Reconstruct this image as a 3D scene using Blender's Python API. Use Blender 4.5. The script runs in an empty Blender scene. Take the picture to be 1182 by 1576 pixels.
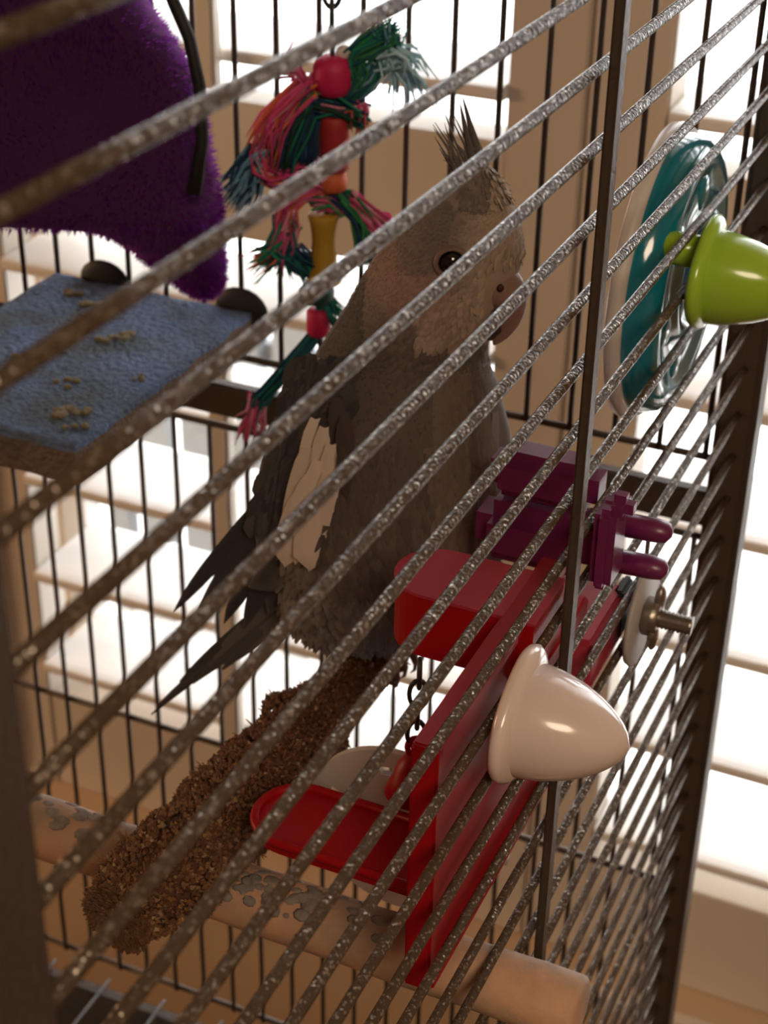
import bpy, bmesh, math, random
from mathutils import Vector, Matrix, noise
random.seed(7)
U = 0.020            # one bar spacing of the cage in metres
H0 = 1.45            # height of the phone above the room floor

CAM_SCALE = (1.0, (0, 0, 0))     # scale about the camera position, with its shift, for the group being built
def W(p):            # cage coordinates (bar spacings, origin at far corner post, z=0 at eye height) -> metres
    s_, t = CAM_SCALE
    return Vector(((p[0]*s_+t[0])*U, (p[1]*s_+t[1])*U, (p[2]*s_+t[2])*U + H0))

sc = bpy.context.scene
# ---------------------------------------------------------------- camera
cam_d = bpy.data.cameras.new('camera'); cam = bpy.data.objects.new('camera', cam_d)
sc.collection.objects.link(cam); sc.camera = cam
cam.location = W((-31.09, -5.64, 0.0))
Rv = Vector((0.41150023, -0.91127138, 0.01587568)); Uv = Vector((0.45776132, 0.22170965, 0.86098746)); Fv = Vector((0.78811302, 0.34702926, -0.50837836))
cam.rotation_euler = Matrix(((Rv.x, Uv.x, -Fv.x), (Rv.y, Uv.y, -Fv.y), (Rv.z, Uv.z, -Fv.z))).to_euler()
cam_d.sensor_fit = 'VERTICAL'; cam_d.sensor_height = 36.0
cam_d.lens = 2561.3*36.0/1576.0
cam_d.clip_start = 0.01; cam_d.clip_end = 200
cam_d.dof.use_dof = True; cam_d.dof.focus_distance = 0.45; cam_d.dof.aperture_fstop = 25.0
# ---------------------------------------------------------------- world (bright overcast daylight outside)
world = bpy.data.worlds.new('daylight'); sc.world = world; world.use_nodes = True
bg = world.node_tree.nodes['Background']; bg.inputs[0].default_value = (0.94, 0.97, 1.0, 1); bg.inputs[1].default_value = 6.5
# ---------------------------------------------------------------- room lamp (warm ceiling panel) and view
def area(name, loc, size, power, col, target):
    l = bpy.data.lights.new(name, 'AREA'); l.shape = 'DISK'; l.size = size; l.energy = power; l.color = col
    o = bpy.data.objects.new(name, l); sc.collection.objects.link(o); o.location = loc
    d = Vector(target)-Vector(loc); o.rotation_euler = d.to_track_quat('-Z', 'Y').to_euler(); return o
area('ceiling_lamp_light', (-1.5, -0.9, 2.45), 0.7, 17.5, (1.0, 0.78, 0.56), (-0.3, 0.0, 0.6))
area('side_lamp_light', (-0.40, 1.45, 1.22), 0.35, 6.3, (1.0, 0.62, 0.34), (0.26, 0.53, 0.65))
sc.view_settings.view_transform = 'Standard'; sc.view_settings.look = 'None'
sc.view_settings.exposure = 0.0; sc.view_settings.gamma = 1.0; sc.view_settings.use_curve_mapping = False

# ================================================================ materials
def mat(name, col, rough=0.5, metal=0.0, bump=None, var=None, col2=None, spec=0.5, attr=False, sheen=0.0, coat=0.0, trans=0.0, sss=0.0):
    """bump=(kind, scale, strength, dist); var=(scale, amount) mixes col with col2 by noise"""
    m = bpy.data.materials.new(name); m.use_nodes = True; nt = m.node_tree; N = nt.nodes; L = nt.links
    b = N['Principled BSDF']; b.inputs['Base Color'].default_value = (*col, 1); b.inputs['Roughness'].default_value = rough
    b.inputs['Metallic'].default_value = metal; b.inputs['Specular IOR Level'].default_value = spec
    if sheen: b.inputs['Sheen Weight'].default_value = sheen; b.inputs['Sheen Tint'].default_value = (*[min(1, c*3+0.15) for c in col], 1)
    if coat: b.inputs['Coat Weight'].default_value = coat; b.inputs['Coat Roughness'].default_value = 0.08
    if sss: b.inputs['Subsurface Weight'].default_value = sss; b.inputs['Subsurface Scale'].default_value = 0.004
    tc = N.new('ShaderNodeTexCoord')
    src = None
    if attr:
        a = N.new('ShaderNodeAttribute'); a.attribute_name = 'Col'; src = a.outputs['Color']; L.new(src, b.inputs['Base Color'])
    if var:
        n = N.new('ShaderNodeTexNoise'); n.inputs['Scale'].default_value = var[0]; n.inputs['Detail'].default_value = 6; L.new(tc.outputs['Object'], n.inputs['Vector'])
        r = N.new('ShaderNodeValToRGB'); r.color_ramp.elements[0].position = 0.5-var[1]; r.color_ramp.elements[1].position = 0.5+var[1]
        r.color_ramp.elements[0].color = (*col, 1); r.color_ramp.elements[1].color = (*(col2 or col), 1)
        L.new(n.outputs['Fac'], r.inputs['Fac'])
        if attr:
            mx = N.new('ShaderNodeMixRGB'); mx.blend_type = 'MULTIPLY'; mx.inputs[0].default_value = 1
            L.new(src, mx.inputs[1]); L.new(r.outputs['Color'], mx.inputs[2]); L.new(mx.outputs[0], b.inputs['Base Color'])
        else: L.new(r.outputs['Color'], b.inputs['Base Color'])
    if bump:
        k, s, st, di = bump
        if k == 'hammer':
            t = N.new('ShaderNodeTexVoronoi'); t.feature = 'SMOOTH_F1'; t.inputs['Scale'].default_value = s; o = t.outputs['Distance']
        else:
            t = N.new('ShaderNodeTexNoise'); t.inputs['Scale'].default_value = s; t.inputs['Detail'].default_value = 5; o = t.outputs['Fac']
        L.new(tc.outputs['Object'], t.inputs['Vector'])
        bp = N.new('ShaderNodeBump'); bp.inputs['Strength'].default_value = st; bp.inputs['Distance'].default_value = di
        L.new(o, bp.inputs['Height']); L.new(bp.outputs['Normal'], b.inputs['Normal'])
    return m
def sparkle_fleck(m):          # metal flecks, coloured bright to stand in for sparkle on the hammered paint
    N = m.node_tree.nodes; L = m.node_tree.links; b = N['Principled BSDF']; tc = N.new('ShaderNodeTexCoord')
    v = N.new('ShaderNodeTexVoronoi'); v.inputs['Scale'].default_value = 1650; L.new(tc.outputs['Object'], v.inputs['Vector'])
    sp = N.new('ShaderNodeSeparateColor'); L.new(v.outputs['Color'], sp.inputs[0])
    g = N.new('ShaderNodeMath'); g.operation = 'GREATER_THAN'; g.inputs[1].default_value = .86; L.new(sp.outputs[0], g.inputs[0])
    mx = N.new('ShaderNodeMixRGB'); mx.inputs[1].default_value = b.inputs['Base Color'].default_value; mx.inputs[2].default_value = (.36, .31, .26, 1)
    L.new(g.outputs[0], mx.inputs[0]); L.new(mx.outputs[0], b.inputs['Base Color'])
    mt = N.new('ShaderNodeMath'); mt.operation = 'MULTIPLY'; mt.inputs[1].default_value = .6; L.new(g.outputs[0], mt.inputs[0]); L.new(mt.outputs[0], b.inputs['Metallic'])
M = {}
M['bar'] = mat('hammered_bronze_paint', (0.088, 0.060, 0.038), 0.27, 0.10, bump=('hammer', 1100, 0.55, 0.0005), spec=0.07)
sparkle_fleck(M['bar'])
M['frame'] = mat('dark_frame_paint', (0.070, 0.048, 0.034), 0.45, 0.1, bump=('hammer', 700, 0.35, 0.0005))
M['wall'] = mat('warm_tan_wall', (0.60, 0.43, 0.28), 0.75, bump=('noise', 160, 0.12, 0.001))
M['ceil'] = mat('ceiling_paint', (0.62, 0.55, 0.46), 0.9, bump=('noise', 90, 0.1, 0.001))
M['floor'] = mat('brown_wood_floor', (0.17, 0.095, 0.055), 0.45, var=(9, 0.2), col2=(0.24, 0.14, 0.08))
M['shutter'] = mat('cream_shutter_paint', (0.70, 0.62, 0.52), 0.42, bump=('noise', 60, 0.05, 0.001))
M['louver'] = mat('white_louver_paint', (0.84, 0.80, 0.76), 0.45, bump=('noise', 40, 0.03, 0.001))
M['glass'] = None
M['concrete'] = mat('pale_patio', (0.75, 0.74, 0.72), 0.8, var=(5, 0.3), col2=(0.66, 0.65, 0.63))
M['fence'] = mat('grey_fence_paint', (0.16, 0.17, 0.18), 0.7, bump=('noise', 80, 0.2, 0.002))
def c_mat(n, c, r=0.3, **k): M[n] = mat(n, c, r, **k)
c_mat('purple_fleece', (0.20, 0.030, 0.26), 0.95, attr=True, sheen=0.6)
c_mat('black_strap', (0.012, 0.011, 0.010), 0.6, bump=('noise', 900, 0.4, 0.0006))
M['pumice'] = mat('blue_pumice', (0.155, 0.245, 0.45), 0.92, bump=('noise', 330, 1.0, 0.006), var=(38, 0.13), col2=(0.115, 0.15, 0.19))
M['pumice_side'] = mat('raw_pumice', (0.21, 0.145, 0.105), 0.95, bump=('noise', 420, 1.0, 0.003), var=(60, 0.2), col2=(0.15, 0.12, 0.10))
M['dirt'] = mat('dry_droppings', (0.26, 0.22, 0.13), 0.9, bump=('noise', 700, 1.0, 0.002))
M['dark_metal'] = mat('dark_washer_metal', (0.03, 0.03, 0.028), 0.5, 0.2)
M['steel'] = mat('dull_steel', (0.33, 0.29, 0.25), 0.34, 0.9, bump=('noise', 900, 0.3, 0.0004))
M['grey_plastic'] = mat('grey_washer_plastic', (0.42, 0.40, 0.38), 0.5)
M['teal'] = mat('teal_plastic', (0.010, 0.20, 0.27), 0.12, coat=0.6)
M['white_rim'] = mat('milky_plastic', (0.72, 0.68, 0.64), 0.35, sss=0.1)
M['lime'] = mat('lime_plastic', (0.36, 0.60, 0.045), 0.20, coat=0.4, sss=0.08)
M['white_knob'] = mat('white_knob_plastic', (0.80, 0.66, 0.60), 0.20, coat=0.5, sss=0.08)
M['red'] = mat('red_plastic', (0.36, 0.004, 0.008), 0.42, spec=0.22, sss=0.03)
M['pinkred'] = mat('lit_red_plastic', (0.40, 0.035, 0.055), 0.5, spec=.3)  # the red plastic with light on its top put into the colour
M['magenta'] = mat('magenta_plastic', (0.15, 0.016, 0.085), 0.36, coat=0.1)
M['wood'] = mat('pale_perch_wood', (0.70, 0.40, 0.24), 0.7, bump=('noise', 260, 0.4, 0.001), var=(42, 0.14), col2=(0.40, 0.28, 0.19))
M['seed'] = mat('seed_crust', (0.30, 0.15, 0.06), 0.7, attr=True)
M['feather'] = mat('cockatiel_plumage', (0.2, 0.17, 0.15), 0.75, attr=True, sheen=0.25)
M['eye'] = mat('dark_eye', (0.006, 0.003, 0.003), 0.05, coat=1.0)
M['beak'] = mat('horn_beak', (0.34, 0.215, 0.16), 0.5, bump=('noise', 500, 0.3, 0.0006), var=(140, 0.25), col2=(0.23, 0.145, 0.115))
M['foot'] = mat('scaly_foot', (0.19, 0.12, 0.10), 0.6, bump=('hammer', 1200, 0.6, 0.0004))
M['rope'] = mat('dyed_rope', (0.5, 0.5, 0.5), 0.9, attr=True, bump=('noise', 1500, 0.6, 0.0006))
M['bead_pink'] = mat('pink_wood_bead', (0.60, 0.012, 0.10), 0.55, bump=('noise', 300, 0.2, 0.0005))
M['wood_red'] = mat('red_dyed_wood', (0.38, 0.020, 0.020), 0.6)
M['wood_orange'] = mat('orange_dyed_wood', (0.62, 0.12, 0.04), 0.6)
M['wood_yellow'] = mat('yellow_dyed_wood', (0.46, 0.26, 0.02), 0.6)
M['wood_green'] = mat('dark_green_wood', (0.012, 0.06, 0.045), 0.6)
M['tray'] = mat('tray_plastic', (0.10, 0.085, 0.075), 0.5)

def glass_mat():
    m = bpy.data.materials.new('window_glass'); m.use_nodes = True; N = m.node_tree.nodes; L = m.node_tree.links; N.clear()
    o = N.new('ShaderNodeOutputMaterial'); t = N.new('ShaderNodeBsdfTransparent'); g = N.new('ShaderNodeBsdfGlossy'); g.inputs['Roughness'].default_value = 0.02
    f = N.new('ShaderNodeFresnel'); f.inputs[0].default_value = 1.3; mx = N.new('ShaderNodeMixShader')
    L.new(f.outputs[0], mx.inputs[0]); L.new(t.outputs[0], mx.inputs[1]); L.new(g.outputs[0], mx.inputs[2]); L.new(mx.outputs[0], o.inputs[0]); return m
M['glass'] = glass_mat()

# ================================================================ mesh helpers (all coordinates in cage units)
def basis(d):
    d = Vector(d).normalized(); a = Vector((0, 0, 1)) if abs(d.z) < 0.9 else Vector((1, 0, 0))
    u = d.cross(a).normalized(); return u, d.cross(u).normalized(), d
class MB:
    def __init__(s): s.v = []; s.f = []; s.c = []; s.sm = []; s.col = (1, 1, 1)
    def add(s, vs, fs, smooth=True, col=None):
        o = len(s.v); s.v += [Vector(v) for v in vs]; c = col or s.col
        for f in fs: s.f.append(tuple(i+o for i in f)); s.c.append(c); s.sm.append(smooth)
    def box(s, a, b, col=None, bev=0.0):
        x0, y0, z0 = a; x1, y1, z1 = b
        if x0 > x1: x0, x1 = x1, x0
        if y0 > y1: y0, y1 = y1, y0
        if z0 > z1: z0, z1 = z1, z0
        if bev <= 0:
            vs = [(x, y, z) for x in (x0, x1) for y in (y0, y1) for z in (z0, z1)]
            s.add(vs, [(0, 1, 3, 2), (4, 6, 7, 5), (0, 4, 5, 1), (2, 3, 7, 6), (0, 2, 6, 4), (1, 5, 7, 3)], False, col); return s
        bm = bmesh.new(); bmesh.ops.create_cube(bm, size=1)
        for v in bm.verts: v.co = Vector(((x0+x1)/2+v.co.x*(x1-x0), (y0+y1)/2+v.co.y*(y1-y0), (z0+z1)/2+v.co.z*(z1-z0)))
        bmesh.ops.bevel(bm, geom=bm.edges[:], offset=bev, segments=2, affect='EDGES')
        bm.verts.ensure_lookup_table(); s.add([v.co.copy() for v in bm.verts], [[v.index for v in f.verts] for f in bm.faces], False, col); bm.free(); return s
    def tube(s, pts, r, n=10, col=None, cap=True, flat=1.0):
        pts = [Vector(p) for p in pts]; rr = r if isinstance(r, (list, tuple)) else [r]*len(pts)
        vs = []; u = None
        for i, p in enumerate(pts):
            d = (pts[min(i+1, len(pts)-1)]-pts[max(i-1, 0)])
            if d.length < 1e-9: d = Vector((0, 0, 1))
            d.normalize()
            if u is None: u = basis(d)[0]
            else:
                u = u-d*u.dot(d)
                if u.length < 1e-6: u = basis(d)[0]
                u.normalize()
            w = d.cross(u)
            for k in range(n):
                a = 2*math.pi*k/n; vs.append(p+u*math.cos(a)*rr[i]+w*math.sin(a)*rr[i]*flat)
        fs = [(i*n+k, i*n+(k+1) % n, (i+1)*n+(k+1) % n, (i+1)*n+k) for i in range(len(pts)-1) for k in range(n)]
        if cap: fs += [tuple(range(n-1, -1, -1)), tuple((len(pts)-1)*n+k for k in range(n))]
        s.add(vs, fs, True, col); return s
    def lathe(s, org, axis, prof, n=32, col=None, wob=None, cap=True, su=1.0):
        """prof: (distance along axis, radius)"""
        u, w, d = basis(axis); org = Vector(org); vs = []
        for h, r in prof:
            for k in range(n):
                a = 2*math.pi*k/n; q = r*(1+(wob(a, h) if wob else 0)); vs.append(org+d*h+u*math.cos(a)*q*su+w*math.sin(a)*q)
        m = len(prof); fs = [(i*n+k, i*n+(k+1) % n, (i+1)*n+(k+1) % n, (i+1)*n+k) for i in range(m-1) for k in range(n)]
        if cap: fs += [tuple(range(n-1, -1, -1)), tuple((m-1)*n+k for k in range(n))]
        s.add(vs, fs, True, col); return s
    def ball(s, c, r, n=14, col=None, rot=None):
        r = r if isinstance(r, (list, tuple)) else (r, r, r); c = Vector(c); vs = [c+Vector((0, 0, r[2]))]; m = max(4, n//2)
        for i in range(1, m):
            t = math.pi*i/m
            for k in range(n): a = 2*math.pi*k/n; vs.append(c+Vector((r[0]*math.sin(t)*math.cos(a), r[1]*math.sin(t)*math.sin(a), r[2]*math.cos(t))))
        vs.append(c-Vector((0, 0, r[2])))
        if rot: vs = [c+rot @ (v-c) for v in vs]
        fs = [(0, 1+k, 1+(k+1) % n) for k in range(n)]
        for i in range(m-2):
            for k in range(n): a = 1+i*n; fs.append((a+k, a+n+k, a+n+(k+1) % n, a+(k+1) % n))
        a = 1+(m-2)*n; L = len(vs)-1; fs += [(a+k, L, a+(k+1) % n) for k in range(n)]
        s.add(vs, fs, True, col); return s
    def loft(s, rings, col=None, cap=True, cols=None):
        n = len(rings[0]); vs = [v for r in rings for v in r]; o = len(s.v); s.v += [Vector(v) for v in vs]
        for i in range(len(rings)-1):
            for k in range(n):
                s.f.append((o+i*n+k, o+i*n+(k+1) % n, o+(i+1)*n+(k+1) % n, o+(i+1)*n+k)); s.c.append(cols[i] if cols else (col or s.col)); s.sm.append(True)
        if cap:
            s.f.append(tuple(o+k for k in range(n-1, -1, -1))); s.c.append(cols[0] if cols else (col or s.col)); s.sm.append(True)
            s.f.append(tuple(o+(len(rings)-1)*n+k for k in range(n))); s.c.append(cols[-1] if cols else (col or s.col)); s.sm.append(True)
        return s
    def build(s, name, m, parent=None, color=False, sub=0):
        me = bpy.data.meshes.new(name); vs = [W(v) for v in s.v]
        off = Vector((0, 0, 0)) if parent is None else parent.matrix_world.translation
        if parent is not None: off = worldloc(parent)
        me.from_pydata([v-off for v in vs], [], s.f); me.materials.append(m)
        me.polygons.foreach_set('use_smooth', s.sm)
        if color:
            ca = me.color_attributes.new('Col', 'FLOAT_COLOR', 'CORNER'); buf = []
            for p, c in zip(me.polygons, s.c): buf += [c[0], c[1], c[2], 1.0]*p.loop_total
            ca.data.foreach_set('color', buf)
        me.update(); bm = bmesh.new(); bm.from_mesh(me)
        if len(bm.faces) < 60000: bmesh.ops.recalc_face_normals(bm, faces=bm.faces[:]); bm.to_mesh(me)
        bm.free()
        o = bpy.data.objects.new(name, me); sc.collection.objects.link(o)
        if parent is not None: o.parent = parent
        if sub: md = o.modifiers.new('s', 'SUBSURF'); md.levels = sub; md.render_levels = sub
        return o
def worldloc(o):
    p = Vector(o.location)
    while o.parent is not None: o = o.parent; p = p+Vector(o.location)
    return p
def thing(name, label, cat, loc, group=None):
    o = bpy.data.objects.new(name, None); o.empty_display_size = 0.02; sc.collection.objects.link(o); o.location = W(loc)
    o['label'] = label; o['category'] = cat
    if group: o['group'] = group
    return o
def struct(o): o['kind'] = 'structure'; return o
def lerp(a, b, t): return a+(b-a)*t

# ================================================================ the setting
FL = -H0/U; CE = 1.15/U
x_w = 13.0
XW0, XW1 = 13.0, 22.0      # window wall thickness
oy0, oy1, oz0, oz1 = -15.4, 31.8, -46.6, 20.0
b = MB()
b.box((XW0, -95, FL), (XW1, 110, oz0)); b.box((XW0, -95, oz1), (XW1, 110, CE)); b.box((XW0, -95, oz0), (XW1, oy0, oz1)); b.box((XW0, oy1, oz0), (XW1, 110, oz1))
struct(b.build('wall_right', M['wall']))
struct(MB().box((-165, 110, FL), (XW1, 116, CE)).build('wall_back', M['wall']))
struct(MB().box((-165, -101, FL), (XW1, -95, CE)).build('wall_front', M['wall']))
struct(MB().box((-171, -101, FL), (-165, 116, CE)).build('wall_left', M['wall']))
struct(MB().box((-171, -101, FL-3), (XW1, 116, FL)).build('floor', M['floor']))
struct(MB().box((-171, -101, CE), (XW1, 116, CE+5)).build('ceiling', M['ceil']))
struct(MB().box((XW0-0.9, -95, FL), (XW0, 110, FL+6)).box((XW0-1.1, -95, FL+5.2), (XW0, 110, FL+6)).build('baseboard_right', M['shutter']))
# window casing, sill and glazing
b = MB(); b.box((XW0-.5, oy0-1.5, oz0-.6), (XW0+1.1, oy1+1.5, oz0-.02))
struct(b.build('trim_1', M['shutter']))
wn = MB()
for y0, y1 in ((oy0, oy0+1.2), (oy1-1.2, oy1), (7.6, 8.8)): wn.box((19.6, y0, oz0), (21.6, y1, oz1))
for z0, z1 in ((oz0, oz0+1.2), (oz1-1.2, oz1), (-18.6, -17.2)): wn.box((19.6, oy0, z0), (21.6, oy1, z1))
wf = struct(wn.build('window_1', M['louver']))
MB().box((20.5, oy0+1.2, oz0+1.2), (20.62, 7.6, oz1-1.2)).build('pane', M['glass'], wf)
MB().box((20.5, 8.8, oz0+1.2), (20.62, oy1-1.2, oz1-1.2)).build('pane', M['glass'], wf)
# outdoors
struct(MB().box((XW1, -160, FL-6), (420, 190, FL-3)).build('ground_patio', M['concrete']))
fe = thing('garden_fence', 'grey slatted fence outside, seen in the gaps between the shutter louvers', 'fence', (64, 10, FL-3))
b = MB(); b.box((64.3, 38, -52), (65.2, 140, -50)).box((64.3, 38, -66), (65.2, 140, -64)); b.build('rail', M['fence'], fe)
me0 = None
for i in range(26):
    y = 38+i*3.9
    if me0 is None: me0 = MB().box((62.8, y, FL-3), (64.3, y+2.6, -44)).build('slat', M['fence'], fe)
    else:
        o = me0.copy(); sc.collection.objects.link(o); o.parent = fe; o.location = (0, i*3.9*U, 0)

# shutters: two hinged louvered leaves
def shutter(label, y0, y1, rod_y):
    t = thing('window_shutter', label, 'shutter', (15, (y0+y1)/2, oz0), 'plantation shutters in the window')
    MB().box((14.2, y0, oz0+.02), (16.0, y0+2.38, oz1), bev=.08).build('stile', M['shutter'], t)
    MB().box((14.2, y1-2.38, oz0+.02), (16.0, y1, oz1), bev=.08).build('stile', M['shutter'], t)
    a, c = y0+2.38, y1-2.38
    for z0, z1 in ((oz0+.02, -41.9), (-20.2, -15.6), (16, oz1)):
        MB().box((14.3, a, z0), (15.9, c, z1), bev=.05).build('rail', M['shutter'], t)
    lo = None
    zs = [-14.1+4.4*k for k in range(7)]+[-22.7-4.4*k for k in range(5)]
    for z in zs:
        if lo is None:
            z00 = z; ring = [(-2.25, -.12), (-2.2, -.20), (-1.9, -.24), (0, -.27), (1.9, -.22), (2.25, -.1), (2.25, .1), (1.9, .22), (0, .27), (-1.9, .24), (-2.2, .20), (-2.25, .12)]
            mb = MB(); mb.loft([[(16.15+p, yy, z+q) for p, q in ring] for yy in (a+.08, c-.08)])
            mb.sm = [False]*len(mb.sm)
            lo = mb.build('louver', M['louver'], t)
        else:
            o = lo.copy(); sc.collection.objects.link(o); o.parent = t; o.location = (0, 0, (z-z00)*U)
    for z0, z1 in ((-41.2, -21.6), (-15.0, 15)):
        MB().box((13.15, rod_y-.38, z0), (13.75, rod_y+.38, z1), bev=.12).build('tilt_rod', M['shutter'], t)
    return t
shutter('wide white plantation shutter leaf on the left, behind the bird and the blue shelf', 8.24, 31.7, 20.2)
shutter('white plantation shutter leaf on the right, behind the teal dish and the corner post', -15.3, 8.16, -3.6)

# ================================================================ the cage
ZT, ZB = 6.0, -38.9
cage = thing('bird_cage', 'tall hammered bronze wire bird cage with the grey cockatiel inside', 'bird cage', (-12, 12, -43.5))
def bartube(a, c, r, sag=0.0, n=10, seg=12):
    a = Vector(a); c = Vector(c); return MB().tube([a.lerp(c, i/seg)+Vector((0, 0, -sag*4*(i/seg)*(1-i/seg))) for i in range(seg+1)], r, n)
z0A = -2.431
for k in range(-8, 37):
    z = z0A-k
    if z > ZT-.6 or z < ZB+.3: continue
    bartube((-24.3, 0.1, z+random.uniform(-.02, .02)), (-.35, 0, z+random.uniform(-.02, .02)), 0.077, sag=0.03).build('cage_bar', M['bar'], cage)
# side panel (x = 0): two wire grids with a dark cross tube between
zU, zU2, zL = -16.84, -18.80, -28.75
for j in range(0, 23):
    y = 1.653-1+j*1.0067
    if y > 23.4: break
    bartube((0, y, ZT-.5), (0, y, zU), 0.066, seg=2, n=8).build('cage_bar', M['frame'], cage)
    bartube((0, y, zU2), (0, y, ZB), 0.066, seg=2, n=8).build('cage_bar', M['frame'], cage)
for z in (zU, zU2, zL, ZB+.05): bartube((.1, .4, z), (.1, 23.6, z), 0.085, seg=1, n=8).build('cross_rail', M['frame'], cage)
MB().box((-.12, .4, -18.42), (.22, 23.6, -17.58), bev=.05).build('cross_tube', M['frame'], cage)
# the two panels outside the view: uprights only
for j in range(1, 24):
    bartube((-24.2, j+.4, ZT-.5), (-24.2, j+.4, ZB), 0.066, seg=1, n=6).build('cage_bar', M['frame'], cage)
    bartube((-j, 24, ZT-.5), (-j, 24, ZB), 0.066, seg=1, n=6).build('cage_bar', M['frame'], cage)
# frame posts and rings
for x, y, h in ((0, 0.05, .42), (-24.62, .58, .6), (0, 24, .44), (-24.4, 24, .44)):
    MB().box((x-h, y-h, -62), (x+h, y+h, ZT+.4), bev=.12).build('corner_post', M['frame'], cage)
for a, c in (((-24, -.35, 0), (-.3, .35, 0)), ((-24, 23.65, 0), (-.3, 24.35, 0)), ((-.35, .3, 0), (.35, 23.7, 0)), ((-24.7, .3, 0), (-24.0, 23.7, 0))):
    for z in (ZT, -43.3):
        MB().box((a[0], a[1], z-.35), (c[0], c[1], z+.35), bev=.08).build('frame_rail', M['frame'], cage)
sp = MB(); sp.box((-12.22, -.24, ZB), (-11.94, -.10, ZT), bev=.03); sp.build('door_upright', M['frame'], cage)
# bottom: grate and tray
tr = MB(); tr.box((-24, .5, -42.9), (-.5, 23.6, -42.5)); tr.box((-.62, .5, -42.5), (-.3, 23.6, -39.6)); tr.box((-24, 23.3, -42.5), (-.5, 23.6, -39.6)); tr.box((-24, .42, -42.5), (-.5, .7, -39.6)); tr.box((-24, .5, -42.5), (-23.7, 23.6, -39.6))
tr.build('tray', M['tray'], cage)
for j in range(1, 24): bartube((-23.6, j, -39.2), (-.3, j, -39.2), .06, seg=1, n=6).build('grate_wire', M['frame'], cage)
for x, y in ((0, 0), (-24.55, 0), (0, 24), (-24.4, 24)):
    MB().box((x-.45, y-.45, FL+2.2), (x+.45, y+.45, -62)).build('stand_leg', M['frame'], cage)
    MB().ball((x, y, FL+1.15), 1.15, 12).build('caster', M['black_strap'], cage)

# ================================================================ wooden dowel perch
XP, ZP, RP = -13.68, -19.03, .52
wp = thing('wooden_perch', 'pale peach wooden dowel perch, dirty on top, low across the cage', 'perch', (XP, .9, ZP))
prof = [(0, RP-.10), (.04, RP-.03), (.10, RP)]+[(.10+i*.6, RP+.012*math.sin(i*1.7)) for i in range(1, 41)]
MB().lathe((XP, -1.35, ZP), (0, 1, 0.0), prof, 28).build('dowel', M['wood'], wp)
MB().box((XP-.30, -1.5, ZP-.62), (XP+.12, -1.0, ZP-.40), bev=.04).build('end_clip', M['wood'], wp)
dp = MB()
for i in range(110):
    y = random.choice([random.uniform(1.5, 4.9), random.uniform(3.0, 4.6), random.uniform(6.9, 8.6)]); a = random.gauss(1.75, .38)
    c = Vector((XP+(RP+.0)*math.cos(a), y, ZP+(RP+.0)*math.sin(a))); s_ = random.uniform(.03, .11)
    dp.ball(c, (s_, s_*1.5, .016), 8, rot=Matrix.Rotation(math.pi/2-a, 3, 'Y'))
o = dp.build('droppings', mat('grey_droppings', (0.20, 0.17, 0.145), 0.9, var=(300, .2), col2=(.36, .31, .26)), wp); o['kind'] = 'stuff'

# ================================================================ seed crusted perch
CAM_SCALE = (0.80, (-6.218, -1.128, 0.0))  # seed perch and cockatiel are shrunk about the camera position
spz = thing('seed_perch', 'thick brown perch crusted with tiny seeds, under the cockatiel\'s feet', 'perch', (-2, 7.15, -22.5))
def cen(t):      # t 0 far (bird) .. 1 near
    x = lerp(-1.9, -11.9, t); return Vector((x, 7.15+.0875*(-2-x)+.12*math.sin(t*7), -22.42-.12*math.sin(t*5)-.25*t))
def rad(t): return .40+.62*min(1, max(0, (t-.1)/.35))+.10*math.sin(t*23)-.25*max(0, (t-.9)/.1)+.25*math.exp(-((t-.03)/.06)**2)
MB().tube([cen(i/30) for i in range(31)], [rad(i/30)*.86 for i in range(31)], 14).build('core', mat('perch_core', (0.12, 0.05, 0.025), .9), spz)
MB().tube([(-1.7, 7.1, -22.3), (-1.2, 7.05, -22.15)], [.16, .05], 8).build('stalk_end', M['seed'], spz)
g = MB()
def grain(mb, c, r, d, col):
    u, w, d = basis(d); vs = [c+d*r*1.5, c-d*r*.8, c+u*r, c-u*r, c+w*r, c-w*r]
    mb.add(vs, [(0, 2, 4), (0, 4, 3), (0, 3, 5), (0, 5, 2), (1, 4, 2), (1, 3, 4), (1, 5, 3), (1, 2, 5)], False, col)
for i in range(15000):
    t = random.random()**.85; a = random.uniform(0, 2*math.pi); c = cen(t); d = (cen(min(1, t+.01))-cen(max(0, t-.01))).normalized(); u, w, _ = basis(d)
    nn = u*math.cos(a)+w*math.sin(a); lump = noise.noise(Vector((c.x*.9, c.y+nn.y*1.1, c.z+nn.z*1.3))*1.3)
    r = rad(t)*(.92+.35*lump)+random.uniform(-.04, .05)
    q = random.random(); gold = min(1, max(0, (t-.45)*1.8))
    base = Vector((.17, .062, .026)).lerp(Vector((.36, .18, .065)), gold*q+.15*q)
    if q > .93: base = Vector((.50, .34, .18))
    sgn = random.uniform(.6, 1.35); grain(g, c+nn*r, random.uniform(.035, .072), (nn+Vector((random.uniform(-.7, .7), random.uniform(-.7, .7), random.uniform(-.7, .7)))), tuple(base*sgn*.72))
for i in range(900):
    e_ = cen(1)-Vector((-.05, 0, 0)); a = random.uniform(0, 6.283); q = random.random()**.5*.75; u, w, _ = basis((1, -.1, 0)); nn = (u*math.cos(a)+w*math.sin(a))
    grain(g, e_+nn*q-Vector((.1+.25*(1-q), 0, 0)), random.uniform(.035, .075), (-1, nn.y+random.uniform(-.5, .5), nn.z+random.uniform(-.5, .5)), tuple(Vector((.17, .082, .034))*random.uniform(.6, 1.3)))
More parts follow.
